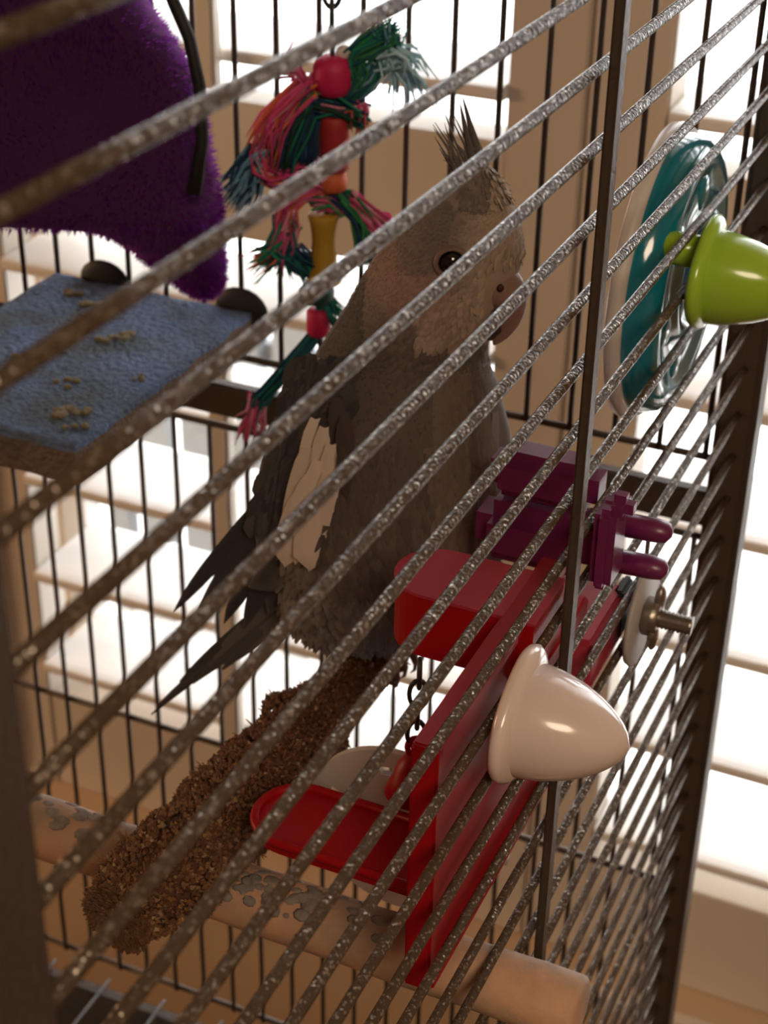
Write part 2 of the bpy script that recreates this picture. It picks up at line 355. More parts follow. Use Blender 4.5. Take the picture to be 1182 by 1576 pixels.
for i in range(420):     # straggling husks at the fringe
    t = random.random()**.8; a = random.uniform(0, 2*math.pi); c = cen(t); u, w, _ = basis((1, .1, 0)); nn = u*math.cos(a)+w*math.sin(a)
    p0 = c+nn*rad(t)*.95; p1 = p0+nn*random.uniform(.08, .22)+Vector((random.uniform(-.1, .1), random.uniform(-.1, .1), random.uniform(-.1, .1)))
    g.tube([p0, p1], [.03, .012], 4, (.26, .12, .05))
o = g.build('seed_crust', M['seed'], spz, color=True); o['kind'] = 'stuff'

# ================================================================ cockatiel
E1 = Vector((.4030, -.9152, 0)); NN = Vector((.9152, .4030, 0)); PB = Vector((-2.6, 7.3, 0))
def B(a, n, z): return PB+E1*a+NN*n+Vector((0, 0, z))
bird = thing('cockatiel', 'grey cockatiel with white wing patch and raised crest, looking right on its perch', 'bird', tuple(B(.2, 0, -21.9)))
rows = [(-21.55, -1.15, .35, .5), (-21.2, -1.55, .9, .75), (-20.9, -1.74, 1.45, .85), (-20.4, -1.90, 2.1, .9), (-19.7, -1.98, 2.55, .92), (-18.7, -2.02, 2.90, .92), (-17.7, -1.98, 2.95, .92), (-16.8, -1.85, 2.88, .9),
        (-15.8, -1.6, 2.72, .9), (-14.9, -1.2, 2.52, .9), (-14.3, -.85, 2.36, .92), (-13.7, -.50, 2.50, .92), (-13.15, -.23, 2.75, .88), (-12.6, .06, 3.05, .80), (-12.0, .41, 3.02, .83), (-11.5, .85, 2.84, .86), (-11.1, 1.25, 2.60, .85), (-10.8, 1.6, 2.42, .8), (-10.6, 1.85, 2.24, .7)]
def body_ring(z, l, r, k, n=36):
    c = (l+r)/2; h = (r-l)/2; out = []
    lean = -.25*math.sin(max(0, min(1, (z+21.5)/7))*math.pi)
    for i in range(n):
        t = 2*math.pi*i/n; out.append(B(c+h*math.cos(t), lean-h*k*math.sin(t), z))
    return out
def slope(z): return .40+max(-.05, (-12.6-z)*.031)
def bcol(a, z, n=0.0):
    z = z-slope(z)*max(0.0, -n)      # markings are laid out as seen from the camera
    base = Vector((.094, .074, .064))
    if z > -14.6: base = base.lerp(Vector((.22, .16, .132)), min(1, (z+14.6)/1.5))
    if z > -14.2 and a > 1.7: base = base.lerp(Vector((.42, .33, .25)), min(1, (a-1.7)/.5)*.8)
    if -14.5 < z < -13.2 and 1.0 < a < 2.1: base = base.lerp(Vector((.40, .29, .22)), .6)
    q_ = (Vector((a, z))-Vector((.75, -12.95))).length
    if q_ < 1.0: base = base.lerp(Vector((.29, .175, .14)), 1-q_**2)
    if -12.9 < z < -11.3 and a < 1.4+.5*(z+12.9)*.4 and a > .5: base = base.lerp(Vector((.12, .105, .10)), .6)
    if z > -11.6 and abs(a-2.05) < .28: base = base.lerp(Vector((.09, .075, .07)), .7)
    if z < -13.0 and a < -.1-(z+15)*-.0 and z > -16.4 and a < -.25+(z+15.2)*.32: base = Vector((.055, .047, .045))
    if a > 2.15 and z < -14.8: base = base.lerp(Vector((.22, .21, .21)), min(1, (a-2.15)/.4)*.8)
    if -19.6 < z < -15 and 1.3 < a < 2.1: base = base.lerp(Vector((.21, .155, .11)), .45)
    if z < -20.3: base = base.lerp(Vector((.17, .15, .14)), .5)
    return base
import bisect
def body_at(z):
    zs = [r[0] for r in rows]; i = min(len(rows)-2, max(0, bisect.bisect(zs, z)-1)); t = min(1, max(0, (z-zs[i])/(zs[i+1]-zs[i])))
    return [lerp(rows[i][k], rows[i+1][k], t) for k in range(4)]
def body_pt(a, z, off=0.0, back=False):      # point on the camera side surface
    _, l, r, k = body_at(z); c = (l+r)/2; h = (r-l)/2; q = max(-.995, min(.995, (a-c)/h))
    lean = -.25*math.sin(max(0, min(1, (z+21.5)/7))*math.pi)
    s_ = math.sqrt(1-q*q); n = lean+(h*k*s_+off)*(1 if back else -1)
    return B(a, n, z)
bm_ = MB(); fine = []
for i in range(len(rows)-1):
    for t in (0, .25, .5, .75): fine.append([lerp(rows[i][k], rows[i+1][k], t) for k in range(4)])
fine.append(list(rows[-1]))
n_ = 72; rings = [body_ring(*r, n=n_) for r in fine]
o0 = 0; bm_.v = [v for r in rings for v in r]
for i in range(len(rings)-1):
    for k in range(n_):
        bm_.f.append((i*n_+k, i*n_+(k+1) % n_, (i+1)*n_+(k+1) % n_, (i+1)*n_+k)); z, l, r, kk = fine[i]; th_ = 2*math.pi*k/n_; a = (l+r)/2+(r-l)/2*math.cos(th_); bm_.c.append(tuple(bcol(a, z, -(r-l)/2*kk*math.sin(th_)))); bm_.sm.append(True)
bm_.f.append(tuple(range(n_-1, -1, -1))); bm_.c.append((.1, .09, .08)); bm_.sm.append(True)
bm_.f.append(tuple((len(rings)-1)*n_+k for k in range(n_))); bm_.c.append((.1, .09, .08)); bm_.sm.append(True)
bm_.build('body', M['feather'], bird, color=True)

def feather(mb, base, d, nrm, L, w, col, curve=.12, tip=None, seg=5, round_=.6, lift=0.0):
    """single vane: strip with raised shaft; d along, nrm outward"""
    d = Vector(d).normalized(); nrm = Vector(nrm); nrm = (nrm-d*nrm.dot(d)).normalized(); s_ = d.cross(nrm)
    vs = []; fs = []; base = Vector(base)
    for i in range(seg+1):
        t = i/seg; wd = w*(math.sin(math.pi*min(1, .12+t*(.5/round_ if t < round_ else 0)+(0 if t < round_ else .5-.12+(t-round_)/(1-round_)*.5)))**.7 if 0 < t < 1 else (.35 if t == 0 else .06))
        c = base+d*L*t+nrm*(lift*t*L-curve*L*t*t)
        vs += [c-s_*wd-nrm*w*.18, c+nrm*w*.10, c+s_*wd-nrm*w*.18]
    for i in range(seg):
        o = i*3; fs += [(o, o+1, o+4, o+3), (o+1, o+2, o+5, o+4)]
    mb.add(vs, fs, True, tuple(col))
def app(a, z, off=0.0):          # surface point of the camera side that shows at height z
    q = z
    for _ in range(5):
        p = body_pt(a, q, off); q = z+slope(z)*max(0, -(p-PB).dot(NN))
    return body_pt(a, q, off)
EYE = app(1.58, -12.62)
pl = MB()
for i in range(16000):
    z = random.uniform(-21.5, -10.62) if i % 3 else random.uniform(-14.6, -10.62); _, l, r, k = body_at(z); back = random.random() < .32
    th = random.uniform(0.0, math.pi); a = (l+r)/2+(r-l)/2*math.cos(th)
    if a > 2.25 and -13.9 < z < -12.3: continue
    p = body_pt(a, z, .0, back); c = (l+r)/2; nn_ = (p-PB).dot(NN)
    if (p-EYE).length < .36: continue
    nrm = (E1*math.cos(th)*1.0+NN*(math.sin(th)*(1 if back else -1))); head = z > -14.6
    if z > -11.2: nrm = nrm+Vector((0, 0, .6))
    if z < -20.8: nrm = nrm-Vector((0, 0, .5))
    d = Vector((0, 0, -1))
    if head: d = Vector((0, 0, -.75))-E1*.65        # head feathers sweep back from the beak
    d = (d-nrm*d.dot(nrm)/max(1e-6, nrm.length_squared)); 
    d = d+Vector((random.uniform(-.15, .15), random.uniform(-.15, .15), random.uniform(-.15, .15)))
    L = random.uniform(.15, .27) if head else random.uniform(.32, .62); w = L*(.30 if head else .27)
    j = random.uniform(.78, 1.22); feather(pl, p+nrm.normalized()*.01, d, nrm, L, w, bcol(a, z, nn_)*j, curve=.05, seg=3, lift=.09 if head else .12)
o = pl.build('plumage', M['feather'], bird, color=True); o['kind'] = 'stuff'

# near wing: dark shoulder and flights, white patch
wing = MB()
wrows = [(-14.9, -1.35, -.55), (-15.5, -1.65, -.25), (-16.3, -1.95, -.30), (-17.2, -2.2, -.35), (-18.1, -2.38, -.45), (-19.0, -2.40, -.45), (-19.9, -2.35, -.55), (-20.5, -2.6, -1.1)]
def wing_n(a, z):
    _, l, r, k = body_at(z); c = (l+r)/2; h = (r-l)/2; q = max(-.97, min(.97, (a-c)/h)); return -.2-h*k*math.sqrt(1-q*q)
def onw(a, z, off=.14):
    q = z
    for _ in range(4): n = wing_n(max(a, body_at(q)[1]+.15), q)*.93-off; q = z+slope(z)*max(0, -n)
    return B(a, n, q)
rg = []
for z, l, r in wrows:
    c = (l+r)/2; h = (r-l)/2; ring = []
    for i in range(16):
        t = 2*math.pi*i/16; a = c+h*math.cos(t); p_ = onw(a, z, .0); ring.append(p_-NN*(.20*math.sin(t)-.05))
    rg.append(ring)
wing.loft(rg, (.045, .038, .035))
wg = wing.build('wing', M['feather'], bird, color=True)
cv = MB()
for i in range(420):      # small dark coverts
    z = random.uniform(-18.6, -14.7)
    a = random.uniform(-1.5-(min(0, z+14.9))*-.25, -.25+.0*z)
    dark = random.uniform(.03, .075); col = (dark, dark*.88, dark*.82)
    if a > -1.35 and z < -16.1: continue
    feather(cv, onw(a, z), (E1*-.22+Vector((0, 0, -1))), -NN, random.uniform(.6, .95), .17, col, curve=.02, seg=3)
o = cv.build('coverts', M['feather'], bird, color=True); o['kind'] = 'stuff'
# white patch: long broad secondary coverts
for i, (a, z, L, w, dx) in enumerate([(-1.05, -16.2, 2.6, .20, -.10), (-.85, -16.4, 2.9, .22, -.03), (-1.2, -16.9, 2.5, .2, -.16), (-.70, -16.8, 2.9, .22, 0.0), (-.95, -17.2, 2.6, .24, -.06), (-1.15, -17.6, 2.2, .22, -.16), (-.75, -17.5, 2.35, .24, .02), (-1.35, -18.0, 1.9, .2, -.2), (-1.0, -18.0, 1.95, .25, -.1)]):
    f = MB(); feather(f, onw(a, z, .30+.015*i), (E1*dx+Vector((0, 0, -1))), -NN, L*.95, w*1.5, Vector((.70, .56, .45))*random.uniform(.9, 1.05), curve=-.03, seg=7, round_=.8); f.build('white_feather', M['feather'], wg, color=True)
for i, (a, z, L, w, dx) in enumerate([(-.62, -15.7, 1.3, .2, .05), (-.45, -16.1, 1.5, .2, .02), (-.50, -16.9, 1.2, .14, .08)]):   # dark notch over the patch
    f = MB(); feather(f, onw(a, z, .46), (E1*dx+Vector((0, 0, -1))), -NN, L, w, (.06, .042, .038), curve=-.02, seg=6); f.build('dark_feather', M['feather'], wg, color=True)
# dark primaries sweeping to the crossed tips
for i, (a, z, ea, ez, w) in enumerate([(-1.75, -17.4, -3.4, -20.9, .20), (-1.85, -17.8, -4.33, -21.05, .19), (-1.9, -18.3, -3.75, -20.95, .19), (-1.8, -18.6, -3.2, -21.3, .22), (-1.7, -18.9, -2.75, -21.4, .23),
                                      (-1.5, -19.3, -2.2, -21.0, .24), (-1.25, -19.3, -1.75, -20.95, .24), (-1.0, -19.2, -1.35, -20.75, .24), (-.8, -19.2, -1.0, -20.4, .22), (-1.9, -16.6, -2.45, -19.6, .24), (-1.95, -17.2, -2.6, -20.2, .24), (-1.7, -16.6, -2.2, -19.0, .26)]):
    p0 = onw(a, z, .10-.01*i); p1 = B(ea, -.2-.03*i, ez) if ea < -1.9 else onw(ea, ez, .16); f = MB(); dk = random.uniform(.022, .04)
    feather(f, p0, p1-p0, -NN, (p1-p0).length, w, (dk, dk*.95, dk), curve=.0, seg=9, round_=.55); f.build('flight_feather', M['feather'], wg, color=True)
# far wing edge on the right side
fw = MB()
rg = []
for z, l, r in [(-15.0, 2.25, 2.62), (-16.2, 2.45, 2.98), (-17.5, 2.55, 3.16), (-18.6, 2.5, 3.15), (-19.6, 2.4, 2.95), (-20.2, 2.3, 2.6)]:
    rg.append([B((l+r)/2+(r-l)/2*math.cos(2*math.pi*i/12), -.35-.5*math.sin(2*math.pi*i/12), z) for i in range(12)])
fw.loft(rg, (.17, .16, .165)); fwo = fw.build('wing', M['feather'], bird, color=True)
for i in range(7):
    f = MB(); p0 = B(2.62+.05*math.sin(i*2), -.9+.12*i, -15.5-.55*i); p1 = B(2.95-.06*i, -.75+.1*i, -19.0-.2*i); c = random.choice([(.26, .25, .26), (.14, .13, .135), (.30, .27, .25)])
    feather(f, p0, p1-p0, -NN+E1*.9, (p1-p0).length, .2, c, curve=.0, seg=7, round_=.6); f.build('flight_feather', M['feather'], fwo, color=True)
# tail
tb = B(-1.35, .25, -20.4)
for i, (ea, ez, w, sa) in enumerate([(-5.0, -24.15, .15, 0), (-4.85, -23.9, .17, .1), (-4.3, -23.2, .22, -.15), (-4.0, -23.25, .22, .25), (-3.6, -22.7, .25, -.25), (-3.3, -22.85, .25, .35), (-3.0, -22.1, .25, -.3), (-2.8, -22.4, .25, .4), (-2.6, -21.7, .22, -.1)]):
    p0 = tb+Vector((0, 0, -sa*.5))+E1*sa*.4; p1 = B(ea, -.1+.05*i, ez); f = MB(); c = random.choice([(.05, .045, .042), (.12, .10, .09), (.075, .065, .06)])
    feather(f, p0-NN*.03*i, p1-p0, -NN+E1*.4, (p1-p0).length, w, c, curve=.02, seg=10, round_=.5); f.build('tail_feather', M['feather'], bird, color=True)
# barred fine lines on tail: thin pale shafts are the raised ridge of each vane
# crest
for i, (ba, bz, mx, mz, ea, ez) in enumerate([(2.1, -10.7, 1.95, -10.0, 1.71, -9.25), (2.0, -10.75, 1.85, -10.1, 1.66, -9.35), (1.95, -10.8, 1.6, -10.2, 1.35, -9.48), (1.85, -10.85, 1.55, -10.35, 1.38, -9.75), (1.8, -10.9, 1.5, -10.3, 1.17, -9.9), (1.75, -10.9, 1.45, -10.45, 1.2, -10.05), (2.2, -10.65, 1.95, -10.1, 1.8, -9.55), (1.7, -10.95, 1.5, -10.6, 1.3, -10.3)]):
    pts = []; 
    for k in range(9):
        t = k/8; a = (1-t)**2*ba+2*t*(1-t)*mx+t*t*ea; z = (1-t)**2*bz+2*t*(1-t)*mz+t*t*ez; pts.append(B(a, -.1+.04*i-.1*(i % 2), z))
    MB().tube(pts, [.10*(1-k/8)**.7+.008 for k in range(9)], 6, (.13, .115, .105), flat=.35).build('crest_feather', M['feather'], bird, color=True)
for i in range(14):
    ba = random.uniform(1.65, 2.2); t_ = random.uniform(.35, .95); ea = lerp(1.95, 1.2, (2.2-ba)/.55)-random.uniform(0, .15); ez = -10.75+1.4*t_-(2.2-ba)*.6
    MB().tube([B(ba, -.15, -10.8), B((ba+ea)/2+.06, -.12, (-10.8+ez)/2+.05), B(ea, -.1, ez)], [.035, .03, .006], 5, (.16, .14, .13), flat=.4).build('crest_feather', M['feather'], bird, color=True)
# eye, beak, cere
ep = EYE+NN*.06
MB().ball(ep, .28, 20).build('eye', M['eye'], bird)
MB().lathe(ep-NN*.10, -NN, [(-.02, .36), (.05, .34), (.10, .31), (.08, .27)], 20, cap=False).build('eyelid', M['foot'], bird)
bk = MB(); cpts = [(2.15, -12.80, .66, .62), (2.45, -12.90, .58, .58), (2.72, -13.10, .44, .48), (2.82, -13.42, .32, .38), (2.78, -13.75, .22, .28), (2.66, -14.05, .12, .17), (2.52, -14.28, .02, .03)]
rg = []
for i, (a, z, rn, rr) in enumerate(cpts):
    q = cpts[min(i+1, 6)]; p_ = cpts[max(i-1, 0)]; d = Vector((q[0]-p_[0], q[1]-p_[1])).normalized(); pe = Vector((-d.y, d.x)); rg.append([B(a+pe.x*rr*math.cos(2*math.pi*k/16), -.35-rn*math.sin(2*math.pi*k/16), z+pe.y*rr*math.cos(2*math.pi*k/16)) for k in range(16)])
bk.loft(rg); bko = bk.build('beak', M['beak'], bird, sub=1)
MB().ball(B(2.56, -.86, -12.80), (.085, .085, .085), 10).build('nostril', mat('nostril_dark', (.05, .012, .01), .7), bko)
lb = MB(); lb.loft([[B(a+rr*math.cos(2*math.pi*k/12), -.35-rr*math.sin(2*math.pi*k/12), z) for k in range(12)] for a, z, rr in ((2.2, -13.3, .42), (2.38, -13.6, .32), (2.46, -13.9, .27), (2.46, -14.15, .06))])
MB().tube([B(2.02, -.98, -13.15), B(2.12, -.95, -13.45), B(2.3, -.80, -13.8)], [.03, .06, .02], 8).build('gape', mat('dark_gape', (.03, .02, .018), .6), bird)
lb.build('lower_beak', mat('dark_lower_beak', (.06, .035, .03), .5), bird)
# legs and feet
for s_ in (0, 1):
    x = -1.95-.75*s_; base = Vector((x, 6.95+.12*s_, -21.85)); ft = MB(); top = base+Vector((0, .15, .75))
    ft.tube([top, base+Vector((0, .02, .3)), base], [.26, .17, .15], 10)
    for dx, dy in ((-.22, -1), (.22, -1), (-.2, 1), (.2, 1)):
        p = [base, base+Vector((dx*.6, dy*.38, .0)), base+Vector((dx, dy*.62, -.28)), base+Vector((dx, dy*.72, -.62))]
        ft.tube(p, [.14, .13, .12, .07], 8); ft.tube([p[-1], p[-1]+Vector((0, -dy*.02, -.2)), p[-1]+Vector((0, -dy*.12, -.32))], [.06, .04, .008], 6)
    ft.build('foot', M['foot'], bird)

CAM_SCALE = (1.0, (0, 0, 0))
# ================================================================ blue pumice shelf
sh = thing('perch_shelf', 'blue flat pumice shelf with rough grey-brown edges, bolted to the far bars', 'shelf', (-.5, 13.7, -15.6))
def rough_slab(x0, x1, y0, y1, z0, z1, nx=36, ny=26, amp=.05):
    v = []; f = []; top = []
    def P(i, j, z):
        x = lerp(x0, x1, i/nx); y = lerp(y0, y1, j/ny)
        if 0 < i < nx and 0 < j < ny: e = 0
        else: e = amp*1.2
        dx = e*noise.noise(Vector((x*2, y*2, z))); dy = e*noise.noise(Vector((x*2+9, y*2, z)))
        # rounded corners
        return (x+dx, y+dy, z+amp*noise.noise(Vector((x*2.3, y*2.3, z*3))))
    return P, nx, ny
P_, nx, ny = rough_slab(-7.75, -.6, 11.15, 16.4, 0, 0)
tp = MB(); vs = [P_(i, j, -15.3) for i in range(nx+1) for j in range(ny+1)]; tp.add(vs, [(i*(ny+1)+j, (i+1)*(ny+1)+j, (i+1)*(ny+1)+j+1, i*(ny+1)+j+1) for i in range(nx) for j in range(ny)])
vs2 = [Vector(v)+Vector((0, 0, -.14)) for v in vs]; o_ = len(tp.v); tp.add(vs2, [(i*(ny+1)+j, i*(ny+1)+j+1, (i+1)*(ny+1)+j+1, (i+1)*(ny+1)+j) for i in range(nx) for j in range(ny)])
ring = [(i, 0) for i in range(nx)]+[(nx, j) for j in range(ny)]+[(i, ny) for i in range(nx, 0, -1)]+[(0, j) for j in range(ny, 0, -1)]
idx = [i*(ny+1)+j for i, j in ring]; m_ = len(idx)
for k in range(m_): tp.f.append((idx[k], idx[(k+1) % m_], o_+idx[(k+1) % m_], o_+idx[k])); tp.c.append((1, 1, 1)); tp.sm.append(False)
tp.build('blue_top', M['pumice'], sh)
sd = MB(); vt = [tuple(Vector(vs2[i])) for i in idx]; vb = [tuple(Vector(v)+Vector((.06, .05, -.74))) for v in vt]; sd.add(vt+vb, [(k, (k+1) % m_, m_+(k+1) % m_, m_+k) for k in range(m_)]+[tuple(range(m_, 2*m_)), tuple(range(m_-1, -1, -1))], False)
sd.build('stone_edge', M['pumice_side'], sh)
for y in (11.5, 15.15):
    MB().ball((-.42, y, -15.35), (.12, .68, .53), 20).build('mounting_bolt', M['dark_metal'], sh)
dr = MB()
for (x, y, r) in ((-3.0, 13.0, .28), (-3.3, 13.25, .2), (-1.9, 14.6, .3), (-6.6, 12.2, .3), (-6.4, 11.95, .2), (-5.5, 12.9, .15), (-1.6, 15.3, .22), (-7.1, 11.6, .16), (-4.6, 11.6, .12), (-4.9, 14.4, .2)):
    for k in range(4): dr.ball((x+random.uniform(-.2, .2), y+random.uniform(-.2, .2), -15.27), (r*random.uniform(.3, .6), r*random.uniform(.4, .7), .05), 8)
o = dr.build('droppings', M['dirt'], sh); o['kind'] = 'stuff'

# ================================================================ purple fleece hut
PT = Vector((-4.5, 12, 0))
def T(a, n, z): return PT+E1*a+NN*n+Vector((0, 0, z))
hut = thing('plush_hut', 'fuzzy purple fleece hut hanging above the blue shelf on a black strap', 'bird bed', tuple(T(0, 0, -13)))
srow = [(-3.2, -4.2, -1.2), (-4.5, -5.2, -.4), (-5.7, -5.5, .1), (-6.7, -5.6, .50), (-7.65, -5.6, .80), (-8.25, -5.6, 1.22), (-8.85, -5.6, 1.62), (-9.5, -5.6, 1.80), (-10.1, -5.6, 1.88), (-10.8, -5.5, 1.98), (-11.35, -5.3, 2.05), (-11.62, -4.2, 2.08), (-11.78, -.9, 2.08), (-12.2, .0, 2.10), (-12.75, .62, 2.1), (-13.15, 1.12, 2.08), (-13.38, 1.5, 1.95)]
tm = MB(); rg = []
for z, l, r in srow:
    c = (l+r)/2; h = (r-l)/2; dep_ = min(1.5, .30+h*.45)
    ring = []
    for i in range(48):
        t = 2*math.pi*i/48; ca, sa = math.cos(t), math.sin(t); a = c+h*math.copysign(abs(ca)**.8, ca); n = -dep_*math.copysign(abs(sa)**.8, sa)
        # sunken mouth of the hut in the side facing the room
        if sa > 0:
            ww = math.exp(-((a+.35)/1.15)**2-((z+9.35)/1.25)**2); n += 1.15*ww
            ww = math.exp(-((a+4.0)/1.3)**2-((z+9.6)/1.1)**2); n += .8*ww
        ring.append(T(a, n, z))
    rg.append(ring)
pc = (.055, .008, .075)
tm.loft(rg, pc); tm.build('shell', M['purple_fleece'], hut, color=True, sub=1)
fz = MB()
for _ in range(21000):
    i = random.randrange(len(rg)-1); k = random.randrange(48); u_ = random.random(); v_ = random.random()
    a0, a1, b0, b1 = rg[i][k], rg[i][(k+1) % 48], rg[i+1][k], rg[i+1][(k+1) % 48]
    p = a0.lerp(a1, u_).lerp(b0.lerp(b1, u_), v_); nr = (a1-a0).cross(b0-a0)
    if nr.length < 1e-7: continue
    nr.normalize(); c = sum(rg[i], Vector())/48
    if nr.dot(p-c) < 0: nr = -nr
    d = (nr+Vector((random.uniform(-.6, .6), random.uniform(-.6, .6), random.uniform(-.9, .3)))).normalized(); L = random.uniform(.08, .17); s_ = d.cross(nr+Vector((.01, .02, .03))).normalized()*.018
    f_ = random.uniform(.7, 1.5); fz.add([p-s_-nr*.03, p+s_-nr*.03, p+d*L], [(0, 1, 2)], True, (pc[0]*f_*2.0, pc[1]*f_*2.0, pc[2]*f_*2.2))
def pile_mat():
    m = bpy.data.materials.new('purple_pile'); m.use_nodes = True; N = m.node_tree.nodes; L = m.node_tree.links; N.clear()
    o = N.new('ShaderNodeOutputMaterial'); d = N.new('ShaderNodeBsdfDiffuse'); t = N.new('ShaderNodeBsdfTranslucent'); mx = N.new('ShaderNodeMixShader'); mx.inputs[0].default_value = .6
    a = N.new('ShaderNodeAttribute'); a.attribute_name = 'Col'; L.new(a.outputs['Color'], d.inputs['Color']); t.inputs['Color'].default_value = (.42, .08, .55, 1)
    L.new(d.outputs[0], mx.inputs[1]); L.new(t.outputs[0], mx.inputs[2]); L.new(mx.outputs[0], o.inputs[0]); return m
o = fz.build('fleece_pile', pile_mat(), hut, color=True); o['kind'] = 'stuff'
st = [T(*q) for q in ((.9, -.2, -6.2), (1.2, -.5, -6.9), (1.42, -.75, -7.4), (1.72, -.95, -8.05), (1.88, -1.05, -8.9), (1.90, -1.1, -9.9), (1.72, -1.25, -10.9))]
MB().tube(st, [.10, .11, .12, .12, .12, .12, .15], 8).build('strap', M['black_strap'], hut)
MB().tube([T(.9, -.2, -6.2), T(.6, 0, -3), T(.4, 0, 1), T(.3, 0, 5.8)], .06, 6).build('hanging_cord', M['black_strap'], hut)

# ================================================================ rope and wood toy
PR = Vector((-1.6, 9.0, 0))
def Q(a, z, n=0.0): return PR+E1*a+NN*n+Vector((0, 0, z))
rt = thing('rope_toy', 'hanging bird toy of knotted rainbow cotton rope, dyed wood beads and blocks', 'bird toy', tuple(Q(.2, -11)))
def tuft(pts, r, cols, n=26, fray=.5, name='rope_knot'):
    mb = MB(); pts = [Q(*p) if len(p) == 2 else Q(*p) for p in pts]
    for i in range(int(n*3)):
        off = Vector((random.gauss(0, 1), random.gauss(0, 1), random.gauss(0, 1)))*r*.36; c = Vector(random.choice(cols))*random.uniform(.75, 1.2)
        pp = []; m = len(pts)
        for k, p in enumerate(pts):
            t = k/(m-1); sp_ = (1+fray*max(0, t-.5)*3.0); pp.append(p+off*sp_+Vector((random.gauss(0, 1), random.gauss(0, 1), random.gauss(0, 1)))*r*.16)
        mb.tube(pp, [.034]*(m-1)+[.010], 5, tuple(c))
    return mb.build(name, M['rope'], rt, color=True)
TEAL = [(.01, .16, .17), (.012, .10, .13), (.01, .2, .12)]; PINK = [(.65, .10, .26), (.6, .05, .2), (.75, .3, .4)]; ORG = [(.7, .16, .06), (.6, .08, .06)]; BLU = [(.25, .45, .6), (.12, .3, .42)]; GRN = [(.02, .28, .10), (.03, .2, .08)]; NAVY = [(.01, .03, .12), (.01, .05, .1)]
MB().lathe(Q(.35, -9.76), (0, 0, 1), [(0, .22), (.06, .36), (.25, .41), (.55, .42), (.72, .36), (.80, .2)], 20).build('bead', M['bead_pink'], rt)
MB().ball(Q(.55, -8.9), .16, 12).build('bead', M['white_rim'], rt)
MB().lathe(Q(.37, -11.3), (0, 0, 1), [(0, .27), (.03, .30), (.95, .31), (1.1, .29), (1.13, .26)], 20).build('bead', M['wood_red'], rt)
MB().lathe(Q(.34, -11.75), (0, 0, 1), [(0, .22), (.05, .29), (.22, .31), (.4, .27), (.43, .2)], 18).build('bead', M['wood_orange'], rt)
MB().lathe(Q(.15, -13.75), (0, 0, 1), [(0, .36), (.12, .37), (.3, .30), (.9, .25), (1.25, .28), (1.45, .33), (1.5, .30)], 20).build('bead', M['wood_yellow'], rt)
MB().lathe(Q(0, -14.25), (0, 0, 1), [(0, .2), (.08, .36), (.28, .38), (.40, .3), (.44, .15)], 18).build('bead', M['wood_green'], rt)
MB().lathe(Q(.03, -15.0), (0, 0, 1), [(0, .2), (.08, .26), (.55, .26), (.62, .2)], 18).build('bead', M['bead_pink'], rt)
MB().tube([Q(.3, -8.4), Q(.36, -9.5), Q(.3, -11.5), Q(.1, -14), Q(0, -15.2)], .06, 6).build('cord', M['black_strap'], rt)
tuft([(.6, -9.75), (.85, -9.3), (.75, -8.95), (1.0, -8.75), (1.5, -8.45)], .24, TEAL+GRN, 26, .5)
tuft([(.6, -9.8), (1.0, -9.5), (1.25, -9.1), (1.4, -8.7), (1.35, -8.45)], .22, TEAL+BLU, 22, .7)
tuft([(1.2, -9.1), (1.5, -8.9), (1.75, -9.1), (1.8, -9.5)], .3, [(.5, .75, .85), (.35, .6, .7)], 22, 1.2)
tuft([(.85, -10.15), (.3, -9.9), (-.1, -9.85), (-.35, -10.3), (-.55, -10.8), (-.7, -11.25)], .30, TEAL+NAVY+[(.01, .07, .03)], 40, .1)
tuft([(.0, -9.9), (-.15, -10.4), (-.2, -10.9), (-.22, -11.2)], .2, NAVY+[(.02, .10, .30)], 20, .2)
tuft([(-.1, -9.6), (-.5, -9.95), (-.85, -10.4), (-1.0, -11.0)], .32, PINK+ORG, 34, .5)
tuft([(-.2, -9.5), (-.35, -9.3), (-.55, -9.25), (-.45, -9.0)], .16, PINK, 12, .8)
tuft([(.2, -10.0), (.6, -10.05), (.85, -9.95), (.8, -10.35)], .2, ORG+PINK, 20, .3)
tuft([(.3, -11.5), (-.2, -11.4), (-.7, -11.5), (-1.05, -11.35), (-1.15, -10.95)], .28, ORG+PINK, 34, .2)
tuft([(-1.1, -11.0), (-1.3, -11.25), (-1.45, -11.6), (-1.65, -11.95)], .30, BLU+BLU+NAVY, 30, .5)
tuft([(.2, -11.7), (-.2, -11.8), (-.6, -12.0), (-.65, -12.5)], .18, PINK+ORG, 18, .3)
tuft([(.0, -12.0), (.35, -11.95), (.55, -12.1), (.3, -12.2)], .22, PINK+GRN, 22, .2)
tuft([(.45, -11.85), (.75, -12.1), (.95, -12.4), (1.0, -12.9), (1.05, -13.3)], .24, GRN+GRN+NAVY, 26, .2)
tuft([(.75, -11.95), (1.05, -12.25), (1.35, -12.5), (1.6, -12.85)], .24, PINK, 24, .6)
tuft([(-.65, -12.5), (-.7, -12.8), (-.75, -13.15)], .34, PINK+TEAL, 26, .4)
tuft([(-.65, -12.95), (-.95, -13.2), (-1.2, -13.35)], .30, TEAL+ORG, 24, .4)
tuft([(-.7, -13.0), (-.4, -13.3), (-.15, -13.55)], .30, TEAL+NAVY, 24, .4)
tuft([(.1, -14.1), (.25, -14.4), (.4, -14.6)], .25, TEAL, 16, .4)
tuft([(0, -15.0), (-.6, -15.8), (-1.1, -16.4), (-1.4, -16.8), (-1.55, -17.25)], .18, TEAL+NAVY, 12, .5)
tuft([(-1.35, -16.7), (-1.45, -17.0), (-1.5, -17.4)], .26, PINK, 16, .6)
